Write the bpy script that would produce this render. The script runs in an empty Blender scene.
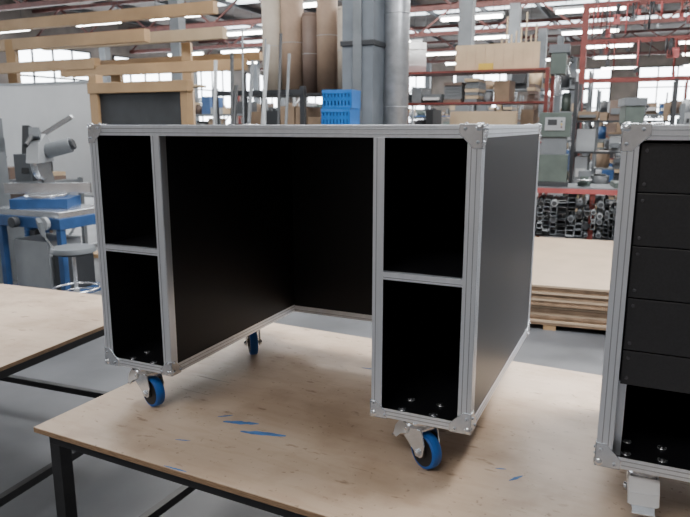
import bpy, bmesh, math, random
from mathutils import Vector, Matrix, Euler
random.seed(7)
rad = math.radians
A0 = rad(-24.6)
CU, SU = math.cos(A0), math.sin(A0)
def hall(a, b, z=0.0):
    return Vector((a*CU - b*SU, a*SU + b*CU, z))

# ------------------------------------------------------------------ materials
def M(name, col, rough=0.5, metal=0.0, ns=None, amt=0.15, bump=0.0, stretch=(1,1,1), emit=0.0, col2=None, spec=0.5):
    m = bpy.data.materials.new(name); m.use_nodes = True
    nt = m.node_tree; b = nt.nodes["Principled BSDF"]
    b.inputs["Base Color"].default_value = (*col, 1)
    b.inputs["Roughness"].default_value = rough
    b.inputs["Metallic"].default_value = metal
    b.inputs["Specular IOR Level"].default_value = spec
    if emit:
        b.inputs["Emission Color"].default_value = (*col, 1)
        b.inputs["Emission Strength"].default_value = emit
    if ns:
        tc = nt.nodes.new("ShaderNodeTexCoord"); mp = nt.nodes.new("ShaderNodeMapping")
        mp.inputs["Scale"].default_value = stretch
        n = nt.nodes.new("ShaderNodeTexNoise"); n.inputs["Scale"].default_value = ns
        n.inputs["Detail"].default_value = 6
        r = nt.nodes.new("ShaderNodeValToRGB")
        c2 = col2 or tuple(c*(1-amt) for c in col)
        c1 = tuple(min(1, c*(1+amt*0.5)) for c in col)
        r.color_ramp.elements[0].position = 0.32; r.color_ramp.elements[0].color = (*c2, 1)
        r.color_ramp.elements[1].position = 0.68; r.color_ramp.elements[1].color = (*c1, 1)
        nt.links.new(tc.outputs["Object"], mp.inputs[0]); nt.links.new(mp.outputs[0], n.inputs[0])
        nt.links.new(n.outputs[0], r.inputs[0]); nt.links.new(r.outputs[0], b.inputs["Base Color"])
        if bump:
            bp = nt.nodes.new("ShaderNodeBump"); bp.inputs["Strength"].default_value = bump
            nt.links.new(n.outputs[0], bp.inputs["Height"]); nt.links.new(bp.outputs[0], b.inputs["Normal"])
    return m

def ply_mat(name, base, dark, rough):
    m = bpy.data.materials.new(name); m.use_nodes = True
    nt = m.node_tree; b = nt.nodes["Principled BSDF"]; b.inputs["Roughness"].default_value = rough
    L = nt.links
    tc = nt.nodes.new("ShaderNodeTexCoord")
    def noise(scale, detail, p0, c0, p1, c1, st=(1, 1, 1), loc=(0, 0, 0)):
        mp = nt.nodes.new("ShaderNodeMapping"); mp.inputs["Scale"].default_value = st; mp.inputs["Location"].default_value = loc
        n = nt.nodes.new("ShaderNodeTexNoise"); n.inputs["Scale"].default_value = scale; n.inputs["Detail"].default_value = detail
        r = nt.nodes.new("ShaderNodeValToRGB")
        r.color_ramp.elements[0].position = p0; r.color_ramp.elements[0].color = (*c0, 1)
        r.color_ramp.elements[1].position = p1; r.color_ramp.elements[1].color = (*c1, 1)
        L.new(tc.outputs["Object"], mp.inputs[0]); L.new(mp.outputs[0], n.inputs[0]); L.new(n.outputs[0], r.inputs[0])
        return r.outputs[0]
    a = noise(2.2, 4, .35, dark, .65, base, (1, 1.6, 1))
    c = noise(5, 8, .36, (.80, .76, .72), .52, (1, 1, 1))
    g = noise(7, 8, .38, (.95, .93, .91), .5, (1, 1, 1), (1, 5, 1))
    s = noise(14, 8, .29, (.56, .50, .45), .35, (1, 1, 1), (.7, 2.0, 1))
    s2 = noise(9, 6, .285, (.55, .52, .50), .305, (1, 1, 1), (.35, 4.5, 1), (3, 1, 0))
    s3 = noise(60, 2, .25, (.60, .56, .52), .33, (1, 1, 1))
    def mul(p, q):
        x = nt.nodes.new("ShaderNodeMix"); x.data_type = 'RGBA'; x.blend_type = 'MULTIPLY'
        x.inputs[0].default_value = 1
        L.new(p, x.inputs[6]); L.new(q, x.inputs[7]); return x.outputs[2]
    L.new(mul(mul(mul(mul(mul(a, c), g), s), s2), s3), b.inputs["Base Color"])
    return m

PLY = ply_mat("worn_board_top", (.585, .455, .345), (.47, .35, .255), .40)
PLYEDGE = M("plywood_edge", (.30, .19, .11), .6, ns=30, amt=.4, stretch=(1, 1, 12))
MDF = M("mdf_board", (.45, .34, .24), .6, ns=3, amt=.12)
MDFE = M("mdf_edge", (.29, .195, .125), .7, ns=10, amt=.3)
MDFGAP = M("stack_gap_shade", (.15, .095, .06), .8)  # shade in the gaps between stacked sheets, painted as dark filler
WOOD = M("pine_timber", (.37, .24, .125), .6, ns=2, amt=.2)
WOOD2 = M("pale_timber", (.46, .35, .23), .6, ns=3, amt=.15)
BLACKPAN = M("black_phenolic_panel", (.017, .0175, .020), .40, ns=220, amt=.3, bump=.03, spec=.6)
BLACKIN = M("black_panel_shaded", (.007, .007, .009), .45, spec=.4)  # panel black darkened for inner faces, their shade put into the colour
ALU = M("aluminium_extrusion", (.78, .82, .88), .36, .8, ns=60, amt=.06, stretch=(1, 1, .1))
ALUD = M("aluminium_groove", (.38, .40, .44), .45, .75)
ZINC = M("zinc_plated_steel", (.76, .79, .83), .27, .9, ns=20, amt=.12)
STEELBLK = M("black_steel", (.018, .018, .02), .45, ns=15, amt=.3)
BLUEW = M("blue_caster_tread", (.010, .105, .42), .45, ns=20, amt=.1)
RUBBER = M("black_rubber", (.012, .012, .013), .6, ns=20, amt=.2)
SCREW = M("screw_head", (.12, .12, .13), .35, .9)
TAPE = M("blue_marking", (.07, .20, .48), .6, ns=25, amt=.4)
FLOOR = M("concrete_floor", (.10, .105, .115), .5, ns=1.6, amt=.35, bump=.05)
CEIL = M("roof_sheet", (.13, .11, .10), .8, ns=1.2, amt=.3)
WALL = M("brick_wall", (.24, .21, .19), .8, ns=1.5, amt=.3)
RED = M("red_oxide_steel", (.16, .03, .025), .5, ns=5, amt=.3)
TRUSS = M("truss_paint", (.11, .035, .03), .6, ns=5, amt=.3)
PINK = M("faded_red_paint", (.36, .08, .08), .5, ns=5, amt=.2)
GREY = M("grey_paint", (.14, .155, .17), .5, ns=4, amt=.2)
LGREY = M("light_grey_paint", (.32, .34, .36), .5, ns=4, amt=.12)
LG2 = M("brake_pedal_grey", (.62, .63, .65), .4, ns=4, amt=.08)
DGREY = M("dark_grey_paint", (.030, .033, .038), .5, ns=4, amt=.2)
GREEN = M("green_grey_machine", (.085, .11, .10), .5, ns=6, amt=.2)
CONC = M("column_paint", (.13, .15, .175), .6, ns=3, amt=.2)
WHITE = M("white_panel", (.60, .61, .62), .4, ns=2, amt=.08)
CHALK = M("dark_board", (.035, .038, .042), .7, ns=3, amt=.3)
BLUE = M("blue_plastic", (.02, .15, .48), .4, ns=8, amt=.15)
BLUEP = M("blue_machine_paint", (.025, .08, .22), .45, ns=8, amt=.2)
YEL = M("yellow_paint", (.50, .36, .05), .5, ns=8, amt=.1)
TUBEA = M("cardboard_roll", (.28, .195, .14), .7, ns=5, amt=.2)
TUBEB = M("beige_roll", (.40, .35, .29), .6, ns=5, amt=.15)
TUBEC = M("brown_roll", (.15, .105, .085), .6, ns=5, amt=.2)
DUCT = M("galvanised_duct", (.42, .44, .47), .4, .6, ns=9, amt=.2)
CARD = M("cardboard", (.24, .17, .115), .8, ns=6, amt=.2)
LAMP = M("fluorescent_tube", (1, .98, .92), .5, emit=26)
SKYL = M("skylight_glazing", (.85, .93, 1), .5, emit=4)
WIN = M("window_glazing", (.90, .95, 1), .5, emit=11)

# ------------------------------------------------------------------ mesh builder
class MB:
    def __init__(s):
        s.bm = bmesh.new(); s.mats = []
    def mi(s, m):
        if m not in s.mats: s.mats.append(m)
        return s.mats.index(m)
    def _tag(s, verts, m, smooth=False):
        fs = set()
        for v in verts:
            for f in v.link_faces: fs.add(f)
        i = s.mi(m)
        for f in fs:
            f.material_index = i
            if smooth and len(f.verts) <= 4: f.smooth = True
    def box(s, c, sz, m, rot=(0, 0, 0)):
        mat = Matrix.Translation(c) @ Euler(rot).to_matrix().to_4x4() @ Matrix.Diagonal((*sz, 1))
        r = bmesh.ops.create_cube(s.bm, size=1, matrix=mat); s._tag(r["verts"], m); return s
    def bx(s, x0, x1, y0, y1, z0, z1, m):
        return s.box(((x0+x1)/2, (y0+y1)/2, (z0+z1)/2), (abs(x1-x0), abs(y1-y0), abs(z1-z0)), m)
    def cyl(s, p0, p1, r, m, n=14, r2=None):
        p0 = Vector(p0); p1 = Vector(p1); d = p1-p0
        q = Vector((0, 0, 1)).rotation_difference(d.normalized()).to_matrix().to_4x4()
        mat = Matrix.Translation((p0+p1)/2) @ q
        rr = bmesh.ops.create_cone(s.bm, cap_ends=True, segments=n, radius1=r, radius2=r if r2 is None else r2, depth=d.length, matrix=mat)
        s._tag(rr["verts"], m, n > 4); return s
    def beam(s, p0, p1, w, h, m):
        p0 = Vector(p0); p1 = Vector(p1); d = p1-p0
        q = d.to_track_quat('X', 'Z').to_matrix().to_4x4()
        mat = Matrix.Translation((p0+p1)/2) @ q @ Matrix.Diagonal((d.length, w, h, 1))
        r = bmesh.ops.create_cube(s.bm, size=1, matrix=mat); s._tag(r["verts"], m); return s
    def sph(s, c, r, m, sc=(1, 1, 1)):
        rr = bmesh.ops.create_uvsphere(s.bm, u_segments=16, v_segments=10, radius=r, matrix=Matrix.Translation(c) @ Matrix.Diagonal((*sc, 1)))
        s._tag(rr["verts"], m, True); return s
    def prism(s, pts, axis, a0, a1, m):
        def P(p, a): return (a, p[0], p[1]) if axis == 'x' else ((p[0], a, p[1]) if axis == 'y' else (p[0], p[1], a))
        v0 = [s.bm.verts.new(P(p, a0)) for p in pts]; v1 = [s.bm.verts.new(P(p, a1)) for p in pts]
        i = s.mi(m); n = len(pts)
        fs = [s.bm.faces.new(v0[::-1]), s.bm.faces.new(v1)]
        for k in range(n):
            fs.append(s.bm.faces.new((v0[k], v0[(k+1) % n], v1[(k+1) % n], v1[k])))
        for f in fs: f.material_index = i
        bmesh.ops.recalc_face_normals(s.bm, faces=fs); return s
    def torus(s, c, R, r, m, axis='x', n=28, k=10, flat=1.0):
        i = s.mi(m); rings = []
        for a in range(n):
            t = 2*math.pi*a/n; ring = []
            for b in range(k):
                p = 2*math.pi*b/k
                rr = R + r*math.cos(p); w = r*flat*math.sin(p)
                co = {'x': (w, rr*math.cos(t), rr*math.sin(t)), 'z': (rr*math.cos(t), rr*math.sin(t), w)}[axis]
                ring.append(s.bm.verts.new(Vector(c)+Vector(co)))
            rings.append(ring)
        fs = []
        for a in range(n):
            for b in range(k):
                f = s.bm.faces.new((rings[a][b], rings[(a+1) % n][b], rings[(a+1) % n][(b+1) % k], rings[a][(b+1) % k]))
                f.material_index = i; f.smooth = True; fs.append(f)
        bmesh.ops.recalc_face_normals(s.bm, faces=fs)
        return s
    def done(s, name, loc=(0, 0, 0), rz=0.0, parent=None, bevel=0.0):
        me = bpy.data.meshes.new(name); s.bm.to_mesh(me); s.bm.free()
        for m in s.mats: me.materials.append(m)
        o = bpy.data.objects.new(name, me); bpy.context.scene.collection.objects.link(o)
        o.location = loc; o.rotation_euler = (0, 0, rz)
        if parent: o.parent = parent
        if bevel:
            b = o.modifiers.new("bevel", 'BEVEL'); b.width = bevel; b.segments = 2; b.limit_method = 'ANGLE'; b.angle_limit = rad(40)
        return o
def empty(name, loc, rz=0.0):
    e = bpy.data.objects.new(name, None); bpy.context.scene.collection.objects.link(e)
    e.location = loc; e.rotation_euler = (0, 0, rz); e.empty_display_size = .1
    return e
def inst(o, name, loc, rz=0.0, parent=None):
    c = bpy.data.objects.new(name, o.data); bpy.context.scene.collection.objects.link(c)
    c.location = loc; c.rotation_euler = (0, 0, rz)
    if parent: c.parent = parent
    return c

# ------------------------------------------------------------------ hall shell
AL, AR, BN, BF, CH = -19.0, 8.0, -6.0, 34.0, 5.6
def shell(name, a0, a1, b0, b1, z0, z1, m):
    return MB().bx(a0, a1, b0, b1, z0, z1, m).done(name, rz=A0)
shell("floor", AL, AR, BN, BF, -.1, 0, FLOOR)
shell("ceiling", AL, AR, BN, BF, CH, CH+.1, CEIL)
shell("wall_right", AR, AR+.2, BN, BF, 0, CH, WALL)
shell("wall_rear", AL, AR, BN-.2, BN, 0, CH, WALL)
shell("wall_left", AL-.2, AL, BN, BF, 0, CH, WALL)
shell("wall_far", AL, AR, BF, BF+.2, 0, CH, WALL)
wn = 1
for k in range(8):
    b0 = -3+k*4.6
    w = MB().bx(AL, AL+.03, b0, b0+3.4, 1.4, 4.3, WIN)
    for j in range(5): w.bx(AL, AL+.08, b0+j*.85-.03, b0+j*.85+.03, 1.4, 4.3, DGREY)
    for z in (1.4, 2.35, 3.3, 4.3): w.bx(AL, AL+.08, b0, b0+3.4, z-.03, z+.03, DGREY)
    w.done("window_%d" % wn, rz=A0); wn += 1
for k in range(6):
    a0 = AL+.8+k*4.4
    w = MB().bx(a0, a0+3.2, BF-.03, BF, 1.6, 4.3, WIN)
    for j in range(5): w.bx(a0+j*.8-.03, a0+j*.8+.03, BF-.08, BF, 1.6, 4.3, DGREY)
    for z in (1.6, 2.5, 3.4, 4.3): w.bx(a0, a0+3.2, BF-.08, BF, z-.03, z+.03, DGREY)
    w.done("window_%d" % wn, rz=A0); wn += 1
for k, b in enumerate([7.5, 12, 16.5, 21, 25.5, 30]):
    t = MB()
    t.bx(AL, AR, b-.06, b+.06, 4.48, 4.6, TRUSS); t.bx(AL, AR, b-.05, b+.05, 5.35, 5.45, TRUSS)
    a = AL
    i = 0
    while a < AR-1:
        z0, z1 = (4.55, 5.4) if i % 2 == 0 else (5.4, 4.55)
        t.beam((a, b, z0), (a+1.2, b, z1), .05, .05, TRUSS); a += 1.2; i += 1
    for a in (-16, -9.5, -3.1, 5.5):
        if b > 8 or a < -12: t.bx(a-.12, a+.12, b-.12, b+.12, 0, 4.5, GREY)
    t.done("roof_truss", rz=A0)
t = MB()
for a in [x*1.8-18 for x in range(15)]:
    t.bx(a-.04, a+.04, BN, BF, CH-.14, CH, DGREY)
t.done("roof_purlins", rz=A0)
for k, b in enumerate([1, 5.2, 9.7, 14.2, 18.7, 23.2, 27.7]):
    MB().bx(AL+1, AR-1, b-.35, b+.35, CH-.03, CH, SKYL).done("skylight_%d" % (k+1), rz=A0)
f = MB()
f.bx(-.75, .75, -.09, .09, 0, .05, LGREY)
f.cyl((-.7, -.045, -.03), (.7, -.045, -.03), .032, LAMP, 8); f.cyl((-.7, .045, -.03), (.7, .045, -.03), .032, LAMP, 8)
f.cyl((-.5, 0, .05), (-.5, 0, 1.45), .006, DGREY, 6); f.cyl((.5, 0, .05), (.5, 0, 1.45), .006, DGREY, 6)
p = hall(-4.2, 9.2, 4.14)
F0 = f.done("fluorescent_light", p, A0)
for b in (9.2, 12.6, 15.6, 19.2, 22.8, 26.5, 31.5):
    for a in (-15.2, -12.4, -9.8, -6.9, -4.2, -1.4, 1.6):
        if (a, b) == (-4.2, 9.2): continue
        inst(F0, "fluorescent_light", hall(a+random.uniform(-.3, .3), b, 4.14), A0)

# ------------------------------------------------------------------ caster (wheel trails towards local -y, brake pedal towards +y)
CHT = .150
ZT = .875-CHT      # bench top height
def caster(parent, loc, rz, braked=True, name="caster"):
    c = MB(); H = CHT; R = .053; off = .032; zc = -(H-R)
    c.box((0, 0, -.003), (.105, .090, .006), ZINC)
    for sx in (-1, 1):
        for sy in (-1, 1): c.cyl((sx*.040, sy*.033, -.012), (sx*.040, sy*.033, -.001), .007, ZINC, 6)
    c.cyl((0, 0, -.006), (0, 0, -.018), .040, ZINC, 28); c.cyl((0, 0, -.018), (0, 0, -.030), .034, ZINC, 28, r2=.040)
    c.box((0, .002, -.033), (.060, .080, .008), ZINC)
    for s in (-1, 1):
        x0, x1 = (s*.0255, s*.0295) if s > 0 else (s*.0295, s*.0255)
        c.prism([(.042, -.029), (-.042, -.029), (-off-.024, zc+.026), (-off-.017, zc-.006), (-off-.008, zc-.014), (-off+.008, zc-.014), (-off+.018, zc-.004), (.034, -.068)], 'x', x0, x1, ZINC)
    c.cyl((-.0170, -off, zc), (.0170, -off, zc), R-.010, RUBBER, 36)
    c.cyl((-.0205, -off, zc), (.0205, -off, zc), .019, RUBBER, 20)
    c.cyl((-.014, -off, zc), (.014, -off, zc), R-.002, BLUEW, 36)
    c.torus((0, -off, zc), R-.0085, .0085, BLUEW, 'x', 40, 10, 1.95)
    c.cyl((-.038, -off, zc), (.038, -off, zc), .0055, ZINC, 8)
    for s in (-1, 1): c.cyl((s*.0295, -off, zc), (s*.036, -off, zc), .0105, ZINC, 6)
    if braked:
        for s in (-1, 1):
            c.prism([(.008, -.030), (.048, -.028), (.068, -.052), (.076, -.082), (.064, -.088), (.045, -.070), (.015, -.056)], 'x', s*.032-.002, s*.032+.002, LG2)
        c.box((0, .056, -.043), (.066, .004, .038), LG2, (rad(34), 0, 0))
        c.box((0, .071, -.070), (.060, .004, .030), LG2, (rad(14), 0, 0))
        c.box((0, .082, -.090), (.050, .028, .005), ZINC, (rad(-25), 0, 0))
        c.cyl((-.035, .020, -.045), (.035, .020, -.045), .006, ZINC, 10)
    return c.done(name, loc, rz, parent, bevel=.0008)

def strip(mb, x0, x1, y0, y1, z0, z1, long, face, n=2):
    mb.bx(x0, x1, y0, y1, z0, z1, ALU)
    lo = [x0, y0, z0]; hi = [x1, y1, z1]
    fa = 'xyz'.index(face[0]); la = 'xyz'.index(long); wa = 3-fa-la
    wid = hi[wa]-lo[wa]
    for k in range(n):
        c = lo[wa] + wid*(.30+.40*k/max(1, n-1))
        l2, h2 = lo[:], hi[:]
        l2[wa] = c-.0012; h2[wa] = c+.0012
        if face[1] > 0: l2[fa] = hi[fa]-.0002; h2[fa] = hi[fa]+.0005
        else: h2[fa] = lo[fa]+.0002; l2[fa] = lo[fa]-.0005
        mb.bx(l2[0], h2[0], l2[1], h2[1], l2[2], h2[2], ALUD)
def corner(mb, x, y, z, sx, sy, sz, L=.056):
    e = .004
    P = [(-e, -e), (L, -e), (L, L*.35), (L*.72, L*.62), (L*.62, L*.72), (L*.35, L), (-e, L)]
    def poly(ax, o, s):
        pts = []
        for (p, r) in P:
            if ax == 'y': pts.append((x+sx*p, z+sz*r))
            elif ax == 'x': pts.append((y+sy*p, z+sz*r))
            else: pts.append((x+sx*p, y+sy*r))
        a, b2 = sorted((o, o-s*e))
        mb.prism(pts, ax, a, b2, ZINC)
    poly('y', y, sy); poly('x', x, sx); poly('z', z, sz)
    mb.sph((x+sx*.006, y+sy*.006, z+sz*.006), .0135, ZINC)
    for (dx, dy, dz) in ((.040, -.0045, .008), (.008, -.0045, .040), (-.0045, .040, .008), (-.0045, .008, .040), (.04, .008, -.0045), (.008, .04, -.0045)):
        mb.sph((x+sx*dx, y+sy*dy, z+sz*dz), .004, ALUD)

# ------------------------------------------------------------------ the desk flight case
W, D, H, T = 1.265, .945, .80, .010
P1, P2, DM = .28, .985, .825
desk = empty("flight_case_desk", (-.82, 2.122, .8755), A0)
b = MB()
b.bx(0, W, 0, D, H-T, H, BLACKPAN)
b.bx(0, T, 0, D, 0, H-T, BLACKPAN); b.bx(W-T, W, 0, D, 0, H-T, BLACKPAN)
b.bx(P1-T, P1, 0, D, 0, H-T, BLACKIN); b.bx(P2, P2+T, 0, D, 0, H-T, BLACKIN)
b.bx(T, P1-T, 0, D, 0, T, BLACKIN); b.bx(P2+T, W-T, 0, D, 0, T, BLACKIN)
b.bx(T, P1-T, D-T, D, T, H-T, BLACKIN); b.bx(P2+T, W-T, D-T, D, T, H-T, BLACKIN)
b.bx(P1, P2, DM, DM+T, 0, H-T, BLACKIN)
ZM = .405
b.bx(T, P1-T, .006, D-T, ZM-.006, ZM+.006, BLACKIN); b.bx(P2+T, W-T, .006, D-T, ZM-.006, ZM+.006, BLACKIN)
b.done("carcass_panels", parent=desk)
e = MB(); q = .0018; w = .034
strip(e, 0, W, -q, 0, H-.031, H, 'x', ('y', -1))
for x0, x1 in ((0, w), (P1-.030, P1), (P2, P2+.030), (W-w, W)):
    strip(e, x0, x1, -q, 0, 0, H-.031, 'z', ('y', -1), 1 if x0 in (P1-.03, P2) else 2)
for x0, x1 in ((w, P1-.03), (P2+.03, W-w)):
    strip(e, x0, x1, -q, 0, 0, .026, 'x', ('y', -1))
    strip(e, x0-.02, x1+.02, -q*.5, .02, ZM-.010, ZM+.010, 'x', ('y', -1), 1)
for x in (T, P2+T): e.bx(x, x+.002, 0, .022, T, H-T, ALU)
for x in (P1-T, W-T): e.bx(x-.002, x, 0, .022, T, H-T, ALU)
e.bx(P1, P1+q, 0, .03, 0, H-T, ALU); e.bx(P2-q, P2, 0, .03, 0, H-T, ALU)
for x, s in ((0, -1), (W, 1)):
    x0, x1 = (x-q, x) if s < 0 else (x, x+q)
    strip(e, x0, x1, 0, D, H-.03, H, 'y', ('x', s)); strip(e, x0, x1, 0, D, 0, .03, 'y', ('x', s))
    strip(e, x0, x1, 0, w, .03, H-.03, 'z', ('x', s)); strip(e, x0, x1, D-w, D, .03, H-.03, 'z', ('x', s))
strip(e, P1, P1+q, .03, D, 0, .030, 'y', ('x', 1)); strip(e, P2-q, P2, .03, D, 0, .030, 'y', ('x', -1))
strip(e, P1, P2, DM-q, DM, 0, .026, 'x', ('y', -1), 1)
e.bx(P1, P2, DM-q, DM+T+.02, -q, 0, ALU)
for x0, x1 in ((0, w), (P1-w, P1), (P2, P2+w), (W-w, W)): e.bx(x0, x1, 0, D, -q, 0, ALU)
for x0, x1 in ((w, P1-w), (P2+w, W-w)): e.bx(x0, x1, 0, w, -q, 0, ALU); e.bx(x0, x1, D-w, D, -q, 0, ALU)
e.bx(0, W, 0, w, H, H+q, ALU); e.bx(0, W, D-w, D, H, H+q, ALU); e.bx(0, w, w, D-w, H, H+q, ALU); e.bx(W-w, W, w, D-w, H, H+q, ALU)
e.bx(0, W, D, D+q, H-w, H, ALU)
for x0, x1 in ((0, P1), (P2, W)): e.bx(x0, x1, D, D+q, 0, w, ALU)
e.bx(0, w, D, D+q, w, H-w, ALU); e.bx(W-w, W, D, D+q, w, H-w, ALU); e.bx(P1-w, P1, D, D+q, w, H-w, ALU); e.bx(P2, P2+w, D, D+q, w, H-w, ALU)
e.done("edge_extrusions", parent=desk, bevel=.0005)
k = MB()
for x, sx in ((0, 1), (W, -1)):
    for y, sy in ((0, 1), (D, -1)):
        for z, sz in ((0, 1), (H, -1)): corner(k, x, y, z, sx, sy, sz)
for x, sx in ((P1, -1), (P2, 1)):
    for y, sy in ((0, 1), (D, -1)): corner(k, x, y, 0, sx, sy, 1, .044)
k.done("ball_corners", parent=desk, bevel=.0012)
MNT = [(.122, .060), (W-.158, .060), (.165, .655), (W-.14, D-.13)]
s = MB()
for cx, cy in MNT:
    for sx in (-1, 1):
        for sy in (-1, 1):
            s.cyl((cx+sx*.045, cy+.02+sy*.036, T), (cx+sx*.045, cy+.02+sy*.036, T+.003), .012, ZINC, 16)
            s.sph((cx+sx*.045, cy+.02+sy*.036, T+.003), .0075, SCREW, (1, 1, .7))
s.done("caster_bolts", parent=desk)
caster(desk, (*MNT[0], 0), rad(72), True, "caster_1")
caster(desk, (*MNT[1], 0), rad(58), True, "caster_2")
caster(desk, (*MNT[2], 0), rad(40), False, "caster_3")
caster(desk, (*MNT[3], 0), rad(200), False, "caster_4")

# ------------------------------------------------------------------ the drawer flight case
case = empty("flight_case_drawer_unit", (.606, 1.44, .8755), A0)
W2, D2 = .58, .70
b = MB()
b.bx(0, W2, 0, D2, H-T, H, BLACKPAN); b.bx(0, W2, 0, D2, 0, T, BLACKIN)
b.bx(0, T, 0, D2, T, H-T, BLACKPAN); b.bx(W2-T, W2, 0, D2, T, H-T, BLACKPAN); b.bx(T, W2-T, D2-T, D2, T, H-T, BLACKIN)
b.done("carcass_panels.001", parent=case)
e = MB()
strip(e, 0, W2, -q, 0, H-.031, H, 'x', ('y', -1)); strip(e, 0, W2, -q, 0, 0, .028, 'x', ('y', -1))
strip(e, 0, w, -q, 0, .028, H-.031, 'z', ('y', -1)); strip(e, W2-w, W2, -q, 0, .028, H-.031, 'z', ('y', -1))
for x, sg in ((0, -1), (W2, 1)):
    x0, x1 = (x-q, x) if sg < 0 else (x, x+q)
    strip(e, x0, x1, 0, D2, H-w, H, 'y', ('x', sg)); strip(e, x0, x1, 0, D2, 0, w, 'y', ('x', sg))
    strip(e, x0, x1, 0, w, w, H-w, 'z', ('x', sg)); strip(e, x0, x1, D2-w, D2, w, H-w, 'z', ('x', sg))
for x0, x1 in ((0, w), (W2-w, W2)): e.bx(x0, x1, 0, D2, -q, 0, ALU); e.bx(x0, x1, 0, D2, H, H+q, ALU)
for y0, y1 in ((0, w), (D2-w, D2)): e.bx(w, W2-w, y0, y1, -q, 0, ALU); e.bx(w, W2-w, y0, y1, H, H+q, ALU)
e.bx(0, W2, D2, D2+q, H-w, H, ALU); e.bx(0, W2, D2, D2+q, 0, w, ALU)
e.bx(T, T+.003, 0, .16, T, H-T, ALU); e.bx(W2-T-.003, W2-T, 0, .16, T, H-T, ALU)
e.bx(T+.003, .034, .030, .033, T, H-T, ALU); e.bx(W2-.034, W2-T-.003, .030, .033, T, H-T, ALU)
# rack rail visible in the open bay under the drawers
e.bx(.034, .052, .045, .048, T, .204, ALU); e.bx(W2-.052, W2-.034, .045, .048, T, .204, ALU)
e.done("edge_extrusions.001", parent=case, bevel=.0005)
k = MB()
for x, sx in ((0, 1), (W2, -1)):
    for y, sy in ((0, 1), (D2, -1)):
        for z, sz in ((0, 1), (H, -1)): corner(k, x, y, z, sx, sy, sz)
k.done("ball_corners.001", parent=case, bevel=.0012)
dr = MB(); zt = [.764, .655, .535, .415, .29, .205]
for i in range(5):
    dr.bx(.038, W2-.038, .012, .024, zt[i+1]+.0015, zt[i]-.0015, BLACKPAN)
    dr.bx(.045, W2-.045, .024, .60, zt[i+1]+.006, zt[i]-.010, BLACKIN)
    for xx in (.050, W2-.050):
        for zz in (zt[i]-.018, zt[i+1]+.018):
            dr.cyl((xx, .009, zz), (xx, .013, zz), .004, SCREW, 10)
dr.bx(.035, .045, .034, .55, .205, .764, BLACKIN); dr.bx(W2-.045, W2-.035, .034, .55, .205, .764, BLACKIN)
dr.done("drawer_fronts", parent=case, bevel=.0008)
s = MB(); M2 = [(.105, .072), (W2-.10, .072), (.10, D2-.1), (W2-.10, D2-.1)]
for cx, cy in M2:
    for sx in (-1, 1):
        for sy in (-1, 1):
            s.cyl((cx+sx*.04, cy+.02+sy*.034, T), (cx+sx*.04, cy+.02+sy*.034, T+.003), .011, ZINC, 16)
            s.sph((cx+sx*.04, cy+.02+sy*.034, T+.003), .007, SCREW, (1, 1, .7))
s.done("caster_bolts.001", parent=case)
caster(case, (*M2[0], 0), rad(185), True, "caster_5"); caster(case, (*M2[1], 0), rad(20), True, "caster_6")
caster(case, (*M2[2], 0), rad(170), False, "caster_7"); caster(case, (*M2[3], 0), rad(190), False, "caster_8")

# ------------------------------------------------------------------ tables
def table(name, loc, rz, L, Dp, zt=.75):
    t = MB(); o = zt-.75
    t.bx(0, L, 0, Dp, .732+o, .750+o, PLY)
    t.bx(-.0005, L+.0005, -.0005, Dp+.0005, .7322+o, .7480+o, PLYEDGE)
    i = .03; s = .045
    for y in (i, Dp-i-s): t.bx(i, L-i, y, y+s, .687+o, .732+o, STEELBLK)
    for x in (i, L-i-s, L/2-s/2): t.bx(x, x+s, i+s, Dp-i-s, .687+o, .732+o, STEELBLK)
    for x in (i, L-i-s):
        for y in (i, Dp-i-s):
            t.bx(x, x+s, y, y+s, .012, .687+o, STEELBLK); t.bx(x-.012, x+s+.012, y-.012, y+s+.012, 0, .012, STEELBLK)
        t.bx(x+.006, x+s-.006, i+s, Dp-i-s, .16, .195, STEELBLK)
    t.bx(i+s, L-i-s, Dp-i-s+.005, Dp-i-.005, .16, .195, STEELBLK)
    return t.done(name, loc, rz, bevel=.001)
AT = rad(-27.0)
table("plywood_workbench", (-1.002, 1.940, 0), AT, 2.50, 1.30, ZT)
A2 = rad(-21)
c2, s2 = math.cos(A2), math.sin(A2)
L3, D3 = 2.44, 1.4
cr = Vector((-.98, 3.36)) - Vector((c2, s2))*L3 - Vector((-s2, c2))*D3
table("plywood_workbench.001", (cr.x, cr.y, 0), A2, L3, D3)

def mark(x, y, ang, L, wd, seed):
    rnd = random.Random(seed); m = MB(); pts = []
    n = 14
    for i in range(n+1): pts.append((-L/2+L*i/n, wd*(.25+.75*math.sin(math.pi*i/n))*rnd.uniform(.35, .6)))
    for i in range(n, -1, -1): pts.append((-L/2+L*i/n, -wd*(.25+.75*math.sin(math.pi*i/n))*rnd.uniform(.35, .6)))
    m.prism(pts, 'z', 0, .0005, TAPE)
    m.done("blue_tape_mark", (x, y, ZT+.0002), ang)
mark(-.340, 1.970, rad(-8), .12, .022, 1); mark(-.258, 1.893, rad(-12), .15, .024, 2)
mark(-.48, 1.68, rad(-25), .08, .007, 3); mark(.47, 1.63, rad(30), .05, .010, 4); mark(-.50, 1.85, rad(-10), .05, .005, 5)
mark(-.40, 2.02, rad(15), .05, .008, 6); mark(.10, 2.45, rad(-20), .07, .008, 7); mark(.44, 1.68, rad(-10), .03, .005, 8)

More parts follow.
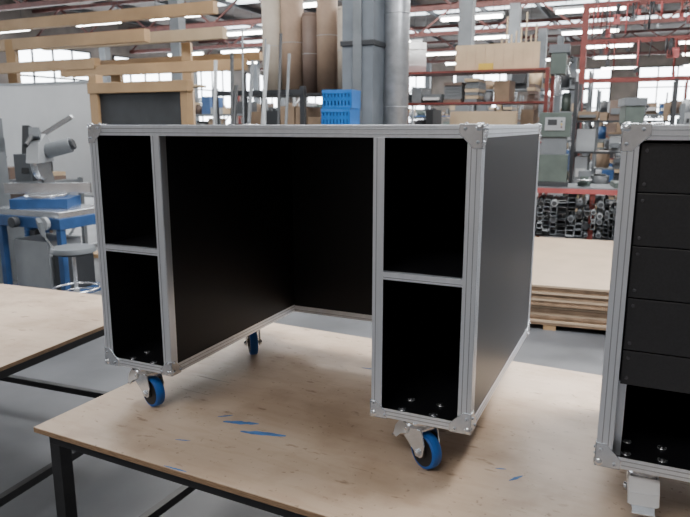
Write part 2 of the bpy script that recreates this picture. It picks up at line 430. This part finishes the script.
# ------------------------------------------------------------------ MDF stack
t = MB()
for x in (.1, .62, 1.14): t.bx(x-.05, x+.05, 0, 2.44, 0, .045, WOOD)
z = .045
for i in range(17):
    h = .0185; jx = random.uniform(-.012, .012); jy = random.uniform(-.012, .012)
    if i == 8:
        t.bx(.05, 1.2, .05, .15, z, z+.012, WOOD); t.bx(.05, 1.2, 2.3, 2.4, z, z+.012, WOOD); t.bx(.02, 1.26, .2, 2.3, z, z+.012, MDFGAP); z += .012
    if i >= 8: jy -= .03
    t.bx(jx, 1.28+jx, jy, 2.44+jy, z+.0012, z+h, [MDFE, MDF, MDFE][i % 3] if i < 16 else MDF); t.bx(.01, 1.27, .02, 2.42, z, z+.0015, MDFGAP)
    z += h+.0012
t.done("mdf_sheet_stack", (1.12, 5.40, 0), rad(-19))
# ------------------------------------------------------------------ metalwork bench + tubes under it
R20 = rad(-20)
t = MB()
t.bx(-.75, 1.3, -.35, .35, .84, .90, PINK); t.bx(-.73, 1.28, -.33, .33, .90, .915, GREY)
for x in (-.70, .25, 1.22):
    for y in (-.3, .3): t.bx(x-.03, x+.03, y-.03, y+.03, 0, .84, RED)
t.bx(-.70, 1.25, -.3, .3, .28, .31, DGREY)
bench = t.done("metalwork_bench", (2.95, 8.45, 0), R20)
t = MB(); rnd = random.Random(12); x = -.66
while x < 1.12:
    z0 = .312; wcol = rnd.uniform(.05, .13)
    while z0 < .74:
        h = rnd.uniform(.03, .09); y0 = -.33-rnd.uniform(-.05, .12); m = rnd.choice([LGREY, GREY, GREY, DGREY, GREY])
        if rnd.random() < .12: z0 += h; continue
        if rnd.random() < .35:
            r = min(h, wcol)/2; t.cyl((x+wcol/2, y0, z0+r), (x+wcol/2, .28, z0+r), r, m, 12); t.cyl((x+wcol/2, y0-.001, z0+r), (x+wcol/2, y0+.01, z0+r), r*.75, DGREY, 12)
        else:
            k = .006; a, b_ = x+.002, x+wcol-.002
            t.bx(a, a+k, y0, .28, z0, z0+h-.002, m); t.bx(b_-k, b_, y0, .28, z0, z0+h-.002, m)
            t.bx(a, b_, y0, .28, z0, z0+k, m)
            if rnd.random() < .6: t.bx(a, b_, y0, .28, z0+h-.002-k, z0+h-.002, m)
        z0 += h
    x += wcol
t.done("steel_section_offcuts", parent=bench)
t = MB()
t.bx(-.20, .20, -.18, .18, 0, .06, DGREY); t.bx(-.18, .18, -.16, .16, .06, .40, GREEN); t.bx(-.15, .15, -.14, .14, .40, .62, GREY)
t.bx(-.19, .19, -.17, .17, .62, .92, GREEN); t.box((0, -.175, .78), (.24, .02, .16), LGREY); t.box((-.03, -.188, .80), (.11, .01, .07), DGREY)
for i in range(3): t.cyl((.08, -.19, .74+i*.035), (.08, -.20, .74+i*.035), .011, [RED, YEL, DGREY][i], 10)
t.cyl((0, 0, .92), (0, 0, 1.85), .04, GREY, 14); t.box((0, -.06, 1.5), (.18, .34, .24), GREEN); t.box((0, .0, 1.68), (.24, .40, .10), GREY); t.cyl((0, -.15, 1.4), (0, -.15, 1.12), .035, ZINC)
for k in range(3):
    a = k*2.1+.4; t.cyl((.10, -.10, 1.48), (.15, -.10+.15*math.cos(a), 1.48+.15*math.sin(a)), .008, ZINC, 8); t.sph((.15, -.10+.15*math.cos(a), 1.48+.15*math.sin(a)), .02, DGREY)
t.done("milling_machine", (2.68, 8.45, .915), R20, bevel=.008)
def vise(loc, rz):
    t = MB(); t.cyl((0, 0, 0), (0, 0, .05), .08, GREEN, 18); t.box((0, 0, .09), (.10, .26, .08), GREEN)
    t.box((0, -.10, .16), (.15, .05, .08), GREY); t.box((0, .03, .16), (.15, .05, .08), GREY)
    t.cyl((0, -.12, .09), (0, -.22, .09), .014, ZINC); t.cyl((-.09, -.22, .09), (.09, -.22, .09), .007, ZINC, 8)
    t.done("bench_vise", loc, rz, bevel=.004)
vise((3.08, 8.40, .915), R20)
def drill_press(loc, rz, m=GREEN, sc=1.0):
    t = MB(); s = sc
    t.box((0, 0, .03*s), (.30*s, .42*s, .06*s), m); t.cyl((0, .12*s, .06*s), (0, .12*s, .95*s), .035*s, ZINC)
    t.box((0, -.04*s, .38*s), (.26*s, .26*s, .03*s), GREY); t.box((0, .10*s, .36*s), (.1*s, .1*s, .08*s), GREY)
    t.box((0, 0, .85*s), (.2*s, .44*s, .2*s), m); t.box((0, .02*s, .99*s), (.24*s, .52*s, .09*s), GREY)
    t.cyl((0, -.12*s, .76*s), (0, -.12*s, .6*s), .028*s, ZINC); t.cyl((0, -.12*s, .6*s), (0, -.12*s, .5*s), .006*s, ZINC, 8)
    t.cyl((0, .3*s, .72*s), (0, .3*s, .93*s), .08*s, DGREY)
    for k in range(3):
        a = k*2.1; t.cyl((.1*s, -.08*s, .8*s), (.14*s, -.08*s+.16*s*math.cos(a), .8*s+.16*s*math.sin(a)), .006*s, ZINC, 8)
        t.sph((.14*s, -.08*s+.16*s*math.cos(a), .8*s+.16*s*math.sin(a)), .018*s, DGREY)
    t.done("drill_press", loc, rz, bevel=.005)
drill_press((3.54, 8.22, .915), R20+.1, GREEN, 1.05)
t = MB(); t.bx(-.10, .10, -.07, .07, 0, .012, BLUE)
for x in (-.10, .09): t.bx(x, x+.01, -.07, .07, .012, .05, BLUE)
for y in (-.07, .06): t.bx(-.10, .10, y, y+.01, .012, .05, BLUE)
for i in range(5): t.cyl((-.07+i*.032, -.04, .03), (-.07+i*.032+.02, .04, .035), .008, ZINC, 8)
t.done("parts_tray", (2.34, 8.50, .915), R20)

# ------------------------------------------------------------------ racks with contents
COLS = [CARD, GREY, LGREY, DGREY, BLUEP, WOOD2, CARD, TUBEC, GREY, TUBEC, GREEN, LGREY, DGREY, DGREY]
def rack(name, loc, rz, w, d, levels, top, m=GREY, fill=.8, seed=1, tall=.4):
    rnd = random.Random(seed); t = MB()
    for x in (-w/2, w/2):
        for y in (-d/2, d/2): t.bx(x-.025, x+.025, y-.025, y+.025, 0, top, m)
        nz = int(top/.5)
        for i in range(nz): t.beam((x, -d/2, i*.5+.1), (x, d/2, min(top, i*.5+.55)), .02, .02, m)
    lv = list(levels)
    for i, z in enumerate(lv):
        t.bx(-w/2, w/2, -d/2, d/2, z-.03, z, m)
        lim = (lv[i+1]-z-.06) if i+1 < len(lv) else tall
        if lim < .05: continue
        x = -w/2+.04
        while x < w/2-.1:
            bw = rnd.uniform(.06, .32)
            if x+bw > w/2-.03: break
            if rnd.random() < fill:
                h = lim*rnd.uniform(.3, .97); mm = rnd.choice(COLS); kind = rnd.random()
                if kind < .55:
                    t.bx(x, x+bw, -d/2+rnd.uniform(.02, .15), d/2-.04, z, z+h, mm)
                    if rnd.random() < .4: t.bx(x+.02, x+bw-.02, -d/2+.015, -d/2+.02+.14, z+h*.3, z+h*.6, rnd.choice([WHITE, DGREY, GREY]))
                elif kind < .78:
                    r = min(bw/2, .13); t.cyl((x+r, 0, z), (x+r, 0, z+h), r, mm, 16); t.cyl((x+r, 0, z+h), (x+r, 0, z+h+.02), r*.7, DGREY, 12)
                else:
                    k = 0
                    while k*.05 < h-.04:
                        t.bx(x+rnd.uniform(0, .02), x+bw-rnd.uniform(0, .02), -d/2+.03+rnd.uniform(0, .05), d/2-.05, z+k*.05, z+k*.05+.045, rnd.choice([mm, WOOD2, GREY])); k += 1
            x += bw+rnd.uniform(.01, .05)
    return t.done(name, loc, rz)

rk = MB()
for x in (-.75, .75):
    for y in (-.25, .25): rk.bx(x-.03, x+.03, y-.03, y+.03, 0, 2.10, DGREY)
rk.bx(-.78, .78, -.28, .28, 2.07, 2.10, DGREY); rk.bx(-.78, .78, -.28, .28, 1.30, 1.33, DGREY); rk.bx(-.78, .78, -.28, .28, .5, .53, DGREY)
rnd = random.Random(5); x = -.7
while x < .6:
    bw = rnd.uniform(.1, .28); rk.bx(x, x+bw, -.22, .22, 1.33, 1.33+rnd.uniform(.2, .65), rnd.choice([CARD, DGREY, GREY, CARD])); x += bw+.02
rk.done("roll_storage_rack", (-.62, 9.3, 0), A0)
for i, (rx, r, h, m) in enumerate([(-.42, .15, 1.30, TUBEB), (-.11, .155, 1.36, TUBEA), (.17, .115, 1.05, TUBEC), (.42, .14, 1.5, TUBEA), (.65, .07, 1.1, TUBEB)]):
    p = Vector((-.62, 9.3, 2.10)) + Vector((rx*CU, rx*SU, 0))
    t = MB(); t.cyl((0, 0, 0), (0, 0, h), r, m, 28); t.cyl((0, 0, h), (0, 0, h+.012), r*.45, DGREY, 16)
    t.torus((0, 0, h*.5), r+.001, .004, LGREY, 'z', 28, 6); t.torus((0, 0, h*.97), r-.006, .010, m, 'z', 28, 6)
    t.done("material_roll", p)
t = MB(); t.bx(-.45, .45, -.22, .22, 0, 1.66, LGREY); t.bx(-.44, -.005, -.235, -.22, .06, 1.62, GREY); t.bx(.005, .44, -.235, -.22, .06, 1.62, GREY)
t.cyl((-.03, -.24, .8), (-.03, -.26, .8), .012, ZINC); t.cyl((.03, -.24, .8), (.03, -.26, .8), .012, ZINC)
t.done("storage_cabinet", (-.20, 7.55, 0), A0, bevel=.004)
def crate(loc, rz):
    t = MB(); w, d, h = .35, .28, .20
    t.bx(-w/2, w/2, -d/2, d/2, 0, .01, BLUE)
    for y in (-d/2, d/2-.01):
        t.bx(-w/2, w/2, y, y+.01, .0, .03, BLUE); t.bx(-w/2, w/2, y, y+.01, .085, .12, BLUE); t.bx(-w/2, w/2, y-.004, y+.014, h-.04, h, BLUE)
        for k in range(9): xx = -w/2+k*(w-.022)/8; t.bx(xx, xx+.022, y, y+.01, .03, h-.04, BLUE)
    for x in (-w/2, w/2-.01): t.bx(x, x+.01, -d/2, d/2, .01, h, BLUE)
    t.bx(-.15, .15, -.11, .11, .01, .17, BLUEP)
    t.done("plastic_crate", loc, rz)
crate((-.05, 7.5, 1.66), A0); crate((-.04, 7.5, 1.861), A0+.05)
t = MB(); rnd = random.Random(3)
for x in (-.55, .75): t.bx(x-.03, x+.03, -.03, .03, 0, 2.15, DGREY); t.bx(x-.03, x+.03, -.35, .35, 0, .04, DGREY)
t.bx(-.58, .78, -.04, .04, 2.05, 2.11, DGREY); t.bx(-.58, .78, -.04, .04, 1.2, 1.25, DGREY)
for i in range(11):
    x = -.40+i*.10+rnd.uniform(-.03, .03); L = rnd.uniform(2.0, 2.9); tilt = .115
    lx = rnd.uniform(-.16, .16)
    t.cyl((x, -.38, .0), (x+lx, -.38+tilt*L, L), rnd.choice([.012, .018, .024]), rnd.choice([GREY, DGREY, GREY, LGREY, DGREY]), 8)
t.done("bar_stock_rack", (-1.20, 8.55, 0), A0)
MB().bx(-.2, .2, -.2, .2, 0, CH, CONC).bx(-.23, .23, -.23, .23, 0, .4, YEL).bx(-.05, .06, -.23, -.2, 1.2, CH, GREY).bx(-.22, .22, -.22, .22, 2.6, 2.66, DGREY).done("concrete_column", (.23, 8.2, 0), A0, bevel=.006)
t = MB(); t.cyl((0, 0, 0), (0, 0, CH), .155, DUCT, 28)
for z in (.9, 1.9, 3.0, 4.0, 5.0): t.torus((0, 0, z), .155, .007, DUCT, 'z', 28, 8)
t.done("extraction_duct", (.63, 8.3, 0))
rack("red_storage_rack", (1.95, 10.3, 0), A0, 2.3, .6, (.15, .8, 1.45, 2.02, 2.48), 2.48, RED, .85, 11, 0)
t = MB(); t.cyl((0, 0, 0), (0, 0, .46), .16, WHITE, 26); t.cyl((0, 0, .46), (0, 0, .50), .09, WHITE, 20); t.torus((0, 0, .12), .16, .006, WHITE, 'z', 26, 6); t.torus((0, 0, .36), .16, .006, WHITE, 'z', 26, 6)
t.done("plastic_drum", (1.12, 10.68, 2.48))
t = MB()
t.bx(-.62, .62, -.01, .01, 0, .38, WOOD2); t.bx(-.62, .62, -.012, .2, 0, .012, WOOD2)
for i in range(9): t.bx(-.60+i*.14, -.59+i*.14, -.015, -.01, .02, .38, MDF)
for i in range(8): h = random.uniform(.45, .85); t.bx(.05+i*.07, .07+i*.07, .02, .04, 0, h, WOOD2)
t.box((-.15, -.022, .06), (.22, .012, .09), YEL)
t.done("slatted_panel", (2.25, 10.05, 2.48), A0)
t = MB()
for i in range(4): t.box((i*.02, -i*.035, .94), (.98-i*.04, .018, 1.88-.02*i), [MDF, WOOD2, MDF, WOOD2][i], (rad(-4), 0, 0))
t.done("leaning_plywood_sheets", (1.98, 9.60, 0.0), A0)

# ------------------------------------------------------------------ timber storage, boards on the left
t = MB()
def ub(x, y, z, L, w, h, m=WOOD, dz=0):
    t.beam((x, y, z), (x+L*CU, y+L*SU, z+dz), w, h, m)
ub(-6.9, 11.55, 2.93, 4.5, .12, .17); ub(-6.6, 12.1, 3.35, 5.2, .12, .17); ub(-6.3, 11.0, 2.55, 3.0, .12, .15)
ub(-4.2, 10.05, 2.45, 3.2, .12, .14); ub(-5.0, 11.3, 2.98, 3.6, .12, .16, WOOD2); ub(-4.6, 12.2, 2.75, 3.6, .1, .12)
for (x, y, h) in ((-5.3, 10.8, 3.0), (-3.3, 9.75, 2.5), (-6.7, 11.7, 3.5), (-2.4, 10.3, 2.9)):
    t.bx(x-.07, x+.07, y-.07, y+.07, 0, h, WOOD)
t.done("timber_storage_frame")
t = MB()
t.bx(0, .13, -.06, .06, 0, 2.30, WOOD); t.bx(1.42, 1.52, -.05, .05, 0, 2.14, WOOD); t.bx(-.02, 1.54, -.07, .05, 2.07, 2.20, WOOD)
t.bx(.13, 1.42, -.02, .0, .5, 2.07, CHALK); t.bx(.13, 1.42, -.05, .03, .44, .5, WOOD)
t.bx(-.05, .18, -.3, .3, 0, .05, WOOD); t.bx(1.37, 1.57, -.3, .3, 0, .05, WOOD)
t.bx(.10, 1.4, .05, .5, 2.14, 2.17, WOOD2)
t.done("blackboard_stand", (-3.22, 8.55, 0), A0, bevel=.004)
t = MB()
t.bx(0, 2.6, -.01, .01, .7, 2.25, WHITE); t.bx(-.02, 2.62, -.02, .015, .67, .70, LGREY); t.bx(-.02, 2.62, -.02, .015, 2.25, 2.28, LGREY)
for x in (0, 2.6): t.bx(x-.02, x+.02, -.02, .02, 0, 2.28, LGREY); t.bx(x-.03, x+.03, -.3, .3, 0, .04, LGREY)
t.done("whiteboard_stand", (-5.85, 10.3, 0), A0)
rack("storage_rack", (-4.05, 8.45, 0), A0, 1.2, .45, (.15, .6, 1.0), 1.02, GREY, .95, 61, .35)
t = MB()
t.bx(-.42, .42, -.28, .28, .86, .92, ZINC); t.bx(-.43, .43, -.29, .29, .76, .86, BLUEP); t.bx(-.38, .38, -.25, .25, .10, .16, BLUEP)
for x in (-.38, .38):
    for y in (-.24, .24): t.bx(x-.03, x+.03, y-.03, y+.03, 0, .76, BLUEP)
t.bx(-.30, .15, -.2, .2, .16, .62, LGREY); t.bx(.18, .34, -.18, .16, .16, .5, DGREY)
t.cyl((.30, -.32, .82), (.30, -.36, .82), .06, LGREY, 18); t.cyl((-.1, -.3, .81), (-.1, -.36, .81), .05, DGREY, 18)
t.done("blue_saw_stand", (-2.80, 6.15, 0), A0, bevel=.006)
t = MB()
t.bx(-.26, .26, -.20, .18, 0, .09, BLUEP); t.cyl((0, 0, .09), (0, 0, .12), .19, ZINC, 28); t.bx(-.40, .40, .04, .09, .12, .22, ZINC)
t.beam((0, .12, .12), (-.10, .26, .5), .10, .08, DGREY); t.beam((-.10, .26, .5), (.02, -.20, .70), .09, .09, GREY)
t.cyl((-.03, -.05, .44), (.03, -.05, .44), .18, ZINC, 32); t.prism([(-.26, .42), (.14, .42), (.12, .58), (-.02, .68), (-.20, .60)], 'x', -.055, .055, LGREY)
t.cyl((.055, -.03, .52), (.28, -.03, .58), .07, GREY, 18); t.cyl((.28, -.03, .58), (.31, -.03, .59), .05, DGREY, 18); t.cyl((0, -.2, .66), (.0, -.36, .58), .022, DGREY, 12)
t.beam((-.14, .2, .62), (.26, .12, .84), .04, .04, ZINC); t.beam((-.2, .1, .3), (-.2, .22, .75), .07, .07, DGREY); t.box((-.22, .15, .36), (.16, .14, .26), GREY)
t.done("mitre_saw", (-2.84, 6.17, .92), A0+.5, bevel=.004)
t = MB()
t.bx(-.35, .35, -.3, .3, 0, .75, GREY); t.bx(-.45, .45, -.38, .38, .75, .80, ZINC); t.bx(.15, .38, -.15, .15, .8, 1.55, GREY)
t.bx(-.4, .38, -.14, .14, 1.4, 1.75, GREY); t.cyl((-.1, -.16, 1.58), (-.1, -.14, 1.58), .14, BLUEP, 24); t.cyl((-.2, 0, 1.4), (-.2, 0, .8), .012, ZINC, 8)
t.beam((-.2, .1, .8), (.15, .1, 1.4), .05, .05, ZINC)
t.done("bandsaw", (-4.0, 7.0, 0), A0, bevel=.008)
def stool(loc, rz):
    t = MB()
    for k in range(5):
        a = k*2*math.pi/5; p = (math.cos(a)*.27, math.sin(a)*.27, .075)
        t.beam((0, 0, .11), p, .035, .03, ZINC); t.cyl((p[0]-.012, p[1], .028), (p[0]+.012, p[1], .028), .028, RUBBER, 14); t.cyl((p[0], p[1], .03), (p[0], p[1], .08), .008, ZINC, 8)
    t.cyl((0, 0, .08), (0, 0, .3), .028, ZINC); t.cyl((0, 0, .3), (0, 0, .60), .016, ZINC)
    t.torus((0, 0, .30), .19, .010, ZINC, 'z', 28, 8)
    for k in range(3): a = k*2.094; t.cyl((0, 0, .30), (math.cos(a)*.19, math.sin(a)*.19, .30), .006, ZINC, 8)
    t.cyl((0, 0, .60), (0, 0, .62), .14, DGREY, 24); t.cyl((0, 0, .62), (0, 0, .66), .185, GREY, 28, r2=.175)
    t.beam((0, .12, .60), (0, .23, .80), .03, .012, ZINC); t.box((0, .235, .85), (.30, .03, .12), GREY, (rad(-10), 0, 0))
    t.done("workshop_stool", loc, rz, bevel=.002)
stool((-2.32, 5.45, 0), rad(120))
stool((-3.25, 5.40, 0), rad(20))

# ------------------------------------------------------------------ further racks
rack("storage_rack", hall(-8.2, 11.2), A0, 2.4, .6, (.15, .8, 1.4, 1.9), 2.2, GREY, .9, 21)
rack("storage_rack", hall(-6.0, 13.5), A0, 2.6, .6, (.15, .8, 1.4, 1.95), 2.5, LGREY, .9, 22)
rack("storage_rack", hall(-2.4, 14.0), A0, 2.6, .6, (.15, .8, 1.4, 1.95, 2.4), 2.7, GREY, .9, 23)
rack("storage_rack", hall(.2, 15.0), A0, 2.4, .6, (.15, .8, 1.4, 1.9), 2.4, GREY, .95, 24)
rack("storage_rack", hall(-.35, 10.6), A0, 1.3, .6, (.15, .8, 1.3, 1.75), 2.3, DGREY, .95, 25, .35)
rack("storage_rack", hall(1.15, 11.5), A0, 1.4, .6, (.15, .75, 1.25, 1.65), 2.0, GREY, .95, 26, .3)
rack("storage_rack", hall(-12.0, 15.0), A0, 3.2, .6, (.15, .8, 1.4, 1.95), 2.4, GREY, .9, 27)
rack("storage_rack", hall(-9.5, 17.0), A0, 3.2, .6, (.15, .8, 1.4, 1.95), 2.6, RED, .9, 28)
rack("storage_rack", hall(-5.4, 18.5), A0, 3.2, .6, (.15, .8, 1.4, 1.95), 2.4, BLUEP, .9, 29)
rack("storage_rack", hall(-.8, 19.5), A0, 3.2, .6, (.15, .8, 1.4, 1.95), 2.8, RED, .9, 30)
rack("storage_rack", hall(3.0, 17.0), A0, 2.8, .6, (.15, .8, 1.4, 1.95), 2.6, GREY, .9, 31)
rack("storage_rack", hall(-9, 25), A0, 5, .6, (.15, .8, 1.4, 1.95), 2.8, GREY, .9, 32)
rack("storage_rack", hall(-2, 26), A0, 5, .6, (.15, .8, 1.4, 1.95), 2.8, GREY, .9, 33)
t = MB(); rnd = random.Random(9)
for x in (-1.6, 1.6): t.bx(x-.05, x+.05, -.05, .05, 0, 3.75, RED)
for z in (2.45, 3.1, 3.7): t.bx(-1.6, 1.6, -.03, .03, z-.04, z+.04, RED)
for i in range(80):
    x = rnd.uniform(-1.5, 1.5); zt_ = rnd.choice([3.1, 3.7, 3.7]); L = rnd.uniform(.15, .6)
    t.cyl((x, -.04, zt_), (x+rnd.uniform(-.02, .02), -.05, zt_-L), rnd.choice([.008, .014, .02]), rnd.choice([RED, PINK, DGREY, RED, DGREY]), 8)
    if rnd.random() < .6: t.box((x, -.05, zt_-L), (rnd.uniform(.04, .12), .03, rnd.uniform(.05, .16)), rnd.choice([RED, DGREY, PINK, DGREY, GREY]))
t.done("tool_hanging_gantry", hall(.45, 12.6), A0)
rack("cluttered_workbench", hall(1.35, 10.3), A0, 1.5, .6, (.2, .86), .88, GREY, .95, 44, .5)

# ------------------------------------------------------------------ lights
def area(name, loc, sx, sy, power, rz=A0, col=(1, .97, .93)):
    l = bpy.data.lights.new(name, 'AREA'); l.shape = 'RECTANGLE'; l.size = sx; l.size_y = sy; l.energy = power; l.color = col
    o = bpy.data.objects.new(name, l); bpy.context.scene.collection.objects.link(o); o.location = loc
    o.rotation_euler = (0, 0, rz)
    return o
area("rooflight_lamp_1", hall(2.1, 3.4, 5.4), 2.8, 2.0, 920, col=(1, .985, .97))
area("rooflight_lamp_2", hall(-4.5, 5.2, 5.4), 4, 2, 260)
area("rooflight_lamp_3", hall(-3.0, 9.7, 5.4), 8, 1.5, 520)
area("rooflight_lamp_4", hall(-6, 14.4, 5.4), 14, 1.5, 950)
area("rooflight_lamp_5", hall(-6, 21, 5.4), 16, 1.5, 1200)
area("front_fill_lamp", hall(-1.5, -2.5, 5.4), 4, 2, 250)  # added fill behind the camera to lift front faces, no rooflight here

w = bpy.data.worlds.new("world"); bpy.context.scene.world = w; w.use_nodes = True
w.node_tree.nodes["Background"].inputs[0].default_value = (.7, .8, 1, 1); w.node_tree.nodes["Background"].inputs[1].default_value = .5

cam = bpy.data.cameras.new("camera"); co = bpy.data.objects.new("camera", cam); bpy.context.scene.collection.objects.link(co)
cam.sensor_width = 36; cam.lens = 650/690*36; cam.clip_end = 200; cam.clip_start = .05
cam.dof.use_dof = True; cam.dof.focus_distance = 1.95; cam.dof.aperture_fstop = 6.5
co.location = (0, 0, 1.675); co.rotation_euler = (rad(90-11.56), 0, 0)
bpy.context.scene.camera = co
